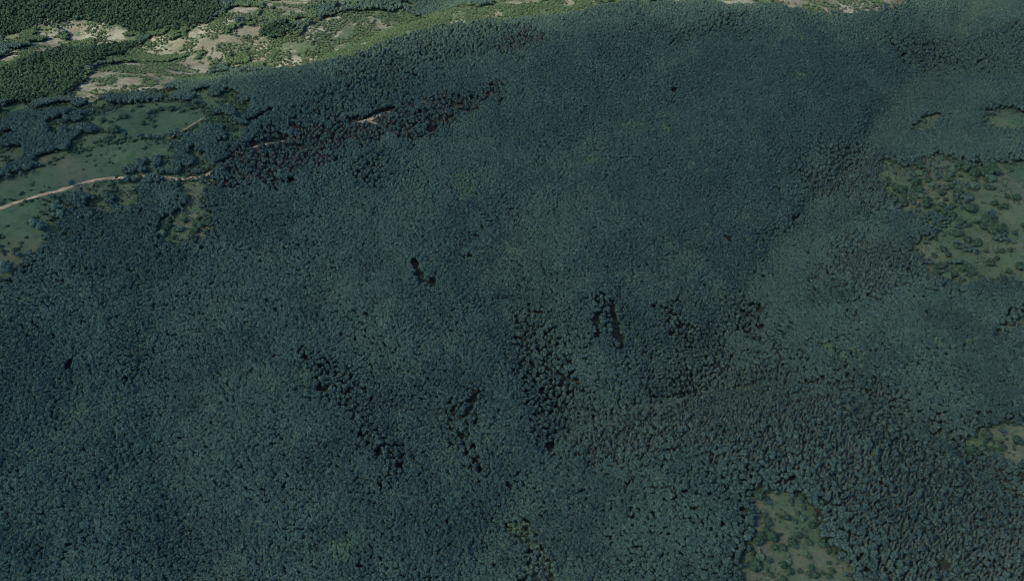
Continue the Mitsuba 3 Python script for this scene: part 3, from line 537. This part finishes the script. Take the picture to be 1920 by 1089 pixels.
# plants that stand apart: each one a thing
PLACE_SAYS = {'lower_glade': 'the bottom clearing', 'right_glade': 'the large right clearing', 'corner_glade': 'the lower right clearing', 'left_meadow': 'the track side meadow',
              'oval_meadow': 'the oval meadow', 'mid_glade': 'the glade at the track end'}
apart = []
for where, spots in SPOTS.items():
    p = np.array(spots)
    lo, hi = p[:, :2].min(0), p[:, :2].max(0)
    g = np.random.default_rng(len(spots))
    counts = {}
    for (px, py, pr) in spots:
        fx, fy = (px - lo[0]) / (hi[0] - lo[0] + 1e-9), (py - lo[1]) / (hi[1] - lo[1] + 1e-9)
        side = ['left', 'middle', 'right'][min(2, int(fx * 3))]
        row = ['lower', 'central', 'upper'][min(2, int(fy * 3))]
        size = 'large' if pr > 3.0 else 'medium' if pr > 1.7 else 'small'
        spot = 'centre' if (row, side) == ('central', 'middle') else f'{row} {side}'
        tree = where == 'left_meadow' and pr > 3.0
        says = (f'{size} dark rounded tree in the {spot} of {PLACE_SAYS[where]}' if tree else f'{size} rounded shrub in the {spot} of {PLACE_SAYS[where]}')
        apart.append((px, py, pr, tree, says, g.uniform(0, 6.3), g.uniform(0.85, 1.15), where))
says_count = {}
for a in apart:
    says_count[a[4]] = says_count.get(a[4], 0) + 1
for k, (px, py, pr, tree, says, rz, tall, where) in enumerate(apart):
    key = numbered('broadleaf_tree' if tree else 'shrub')
    pz = float(height(px, py))
    tone = 'broad' if tree or k % 6 else 'olive'
    place(key, KINDS[('broad', 'near')][k % 3] if tree else KINDS[(tone, 'shrub')][k % 2], px, py, pz, pr if tree else 1.1 * pr, rz, 1.0 if tree else 1.15 * tall, 0.5 * pr if tree else 0.12 * pr)
    labels[key] = {'label': says, 'category': 'tree' if tree else 'shrub', 'group': ('trees in ' if tree else 'shrubs in ') + PLACE_SAYS[where]}

# the wood: the 300 trees of each kind that show largest are things, the rest is the mass of the forest
tx, ty, tr, tt = (np.array([t[k] for t in trees]) for k in range(4))
tone = np.array([t[4] for t in trees])
tz = height(tx, ty)
clear = np.ones(len(tx), bool)
for px, py, pr, *_ in apart:
    clear &= np.hypot(tx - px, ty - py) > pr + 0.5 * tr
u_, v_, seen = in_picture(tx, ty, tz + 6, 0)
dist = np.sqrt(tx ** 2 + ty ** 2 + (tz - CAM_Z) ** 2)
size = np.where(seen & clear, tr / dist, -1)
single = np.zeros(len(tx), bool)
n_apart = sum(a[3] for a in apart)
for sel, most in ((tone == 'conifer', 300), (tone != 'conifer', 300 - n_apart)):
    order = np.argsort(-np.where(sel, size, -2))[:most]
    single[order] = True
g = np.random.default_rng(77)
spin, pick = g.uniform(0, 6.283, len(tx)), g.integers(0, 1000, len(tx))
mass = {}
for k in np.flatnonzero(clear):
    t = tone[k]
    lod = 'near' if ty[k] < 760 else 'far'
    models = KINDS[(t, lod)]
    tall = 0.98 * tt[k]
    z = tz[k]
    if t != 'conifer':      # the whole tree is stretched so that neighbours close into one canopy
        full = (4.4 + (tt[k] - 1.0) * 5.0 + 1.25 * tr[k]) / (2.35 * tr[k])
        tall = max(0.8, full)
    if t == 'scrub':
        tall *= 0.7
    if single[k]:
        name = 'conifer_tree' if t == 'conifer' else 'broadleaf_tree'
        mass.setdefault(('single', name), []).append((k, models[pick[k] % len(models)], z, tall))
    else:
        name = 'conifer_forest' if t == 'conifer' else 'broadleaf_forest'
        mass.setdefault(('mass', name), []).append((k, models[pick[k] % len(models)], z, tall))
COLUMNS = ['at the left edge', 'near the left edge', 'well left of centre', 'left of centre', 'just left of centre', 'just right of centre', 'right of centre', 'well right of centre', 'near the right edge', 'at the right edge']
ROWS = [(0.02, 'on the bottom edge'), (0.05, 'just above the bottom'), (0.08, 'slightly above the bottom'), (0.11, 'a tenth of the way up'), (0.145, 'an eighth of the way up'), (0.18, 'a sixth of the way up'),
        (0.225, 'a fifth of the way up'), (0.29, 'a quarter of the way up'), (1.0, 'a third of the way up')]
LOOKS = {'broad': 'rounded green', 'deep': 'blue green', 'olive': 'yellowish green', 'scrub': 'bright green', 'dark': 'dark green', 'rusty': 'brownish green'}
for (how, name), rows in mass.items():
    if how == 'single':
        n = sum(1 for key in scene if key == name or (key.startswith(name + '_') and key[len(name) + 1:].isdigit()))
        for m, (k, model, z, tall) in enumerate(rows):
            key = name if n + m == 0 else f'{name}_{n + m:03d}'
            place(key, model, tx[k], ty[k], z, tr[k], spin[k], tall)
            col = COLUMNS[int(np.clip(u_[k] / 192, 0, 9))]
            row = next(words for most, words in ROWS if (1089 - v_[k]) / 1089 < most or most == 1.0)
            wide = 'broad' if tr[k] > 2.75 else 'medium' if tr[k] > 2.55 else 'small'
            if name == 'conifer_tree':
                wide = 'tall' if tt[k] > 1.12 else 'middling' if tt[k] > 0.94 else 'low'
                says = f'{wide} slim conifer {row} {col}'
            else:
                says = f'{wide} {LOOKS[tone[k]]} tree in canopy {row} {col}'
            labels[key] = {'label': says, 'category': 'tree', 'group': says.replace(' tree in', ' trees in').replace('conifer', 'conifers')}
    else:
        for m, (k, model, z, tall) in enumerate(rows):
            place(f'{name}__{m + 1:03d}', model, tx[k], ty[k], z, tr[k], spin[k], tall)
        labels[name] = {'label': 'dense stands of conifers on the right hand slopes, the ridge and far upper left' if name == 'conifer_forest' else 'closed blue green broadleaf forest covering the whole hillside', 'kind': 'stuff', 'category': 'forest'}
bush_z = height([b[0] for b in bushes], [b[1] for b in bushes])
for m, (px, py, pr, tall, sun) in enumerate(bushes):
    models = KINDS[('scrub' if sun else 'broad', 'shrub')]
    place(f'scrub__{m + 1:03d}', models[m % 2], px, py, bush_z[m], pr, m * 2.4, tall, 0.1 * pr)
labels['scrub'] = {'label': 'low green bushes scattered over the bare slopes and rough grass at upper left', 'kind': 'stuff', 'category': 'bushes'}
print('trees', clear.sum(), 'bushes', len(bushes), 'apart', len(apart))

# a bleached dead tree lying among the bushes of the bottom clearing
def branchy(base, tip, r0, forks, seed):
    g = np.random.default_rng(seed)
    base, tip = np.array(base, float), np.array(tip, float)
    parts = []
    def limb(a, b, ra, rb):
        ang = np.arange(6) * np.pi / 3
        d = (b - a) / np.linalg.norm(b - a)
        x = np.cross(d, [0.2, 0.5, 0.84])
        x /= np.linalg.norm(x)
        ring = np.cos(ang)[:, None] * x + np.sin(ang)[:, None] * np.cross(d, x)
        k = np.arange(6)
        parts.append((np.vstack([a + ring * ra, b + ring * rb]), np.vstack([np.stack([k, (k + 1) % 6, (k + 1) % 6 + 6], 1), np.stack([k, (k + 1) % 6 + 6, k + 6], 1)])))
    limb(base, tip, r0, r0 * 0.3)
    for f in range(forks):
        t = 0.25 + 0.7 * f / forks
        a = base + (tip - base) * t
        d = g.normal(size=3) * [1, 1, 0.5] + [0, 0, 0.5]
        b = a + d / np.linalg.norm(d) * g.uniform(1.6, 3.0) * (1.1 - 0.5 * t)
        limb(a, b, r0 * 0.5, r0 * 0.15)
        limb(a + (b - a) * 0.6, b + g.normal(size=3) * 0.8, r0 * 0.25, r0 * 0.1)
    return join(parts)


for n, (dx, dy, dz) in enumerate(((5.5, 2.5, 2.2),)):
    bx, by = DEAD_WOOD[n]
    bz = float(height(bx, by))
    key = numbered('dead_tree')
    scene[key + '__trunk'] = mikit.ply(branchy([bx, by, bz + 0.4], [bx + dx, by + dy, bz + dz], 0.42, 9, 5 + n), 'bleached_wood')
    labels[key] = {'label': ('bleached grey dead tree lying beside dark bushes in the bottom clearing', 'pale leaning dead snag just right of the dark bushes in the bottom clearing')[n], 'category': 'tree'}
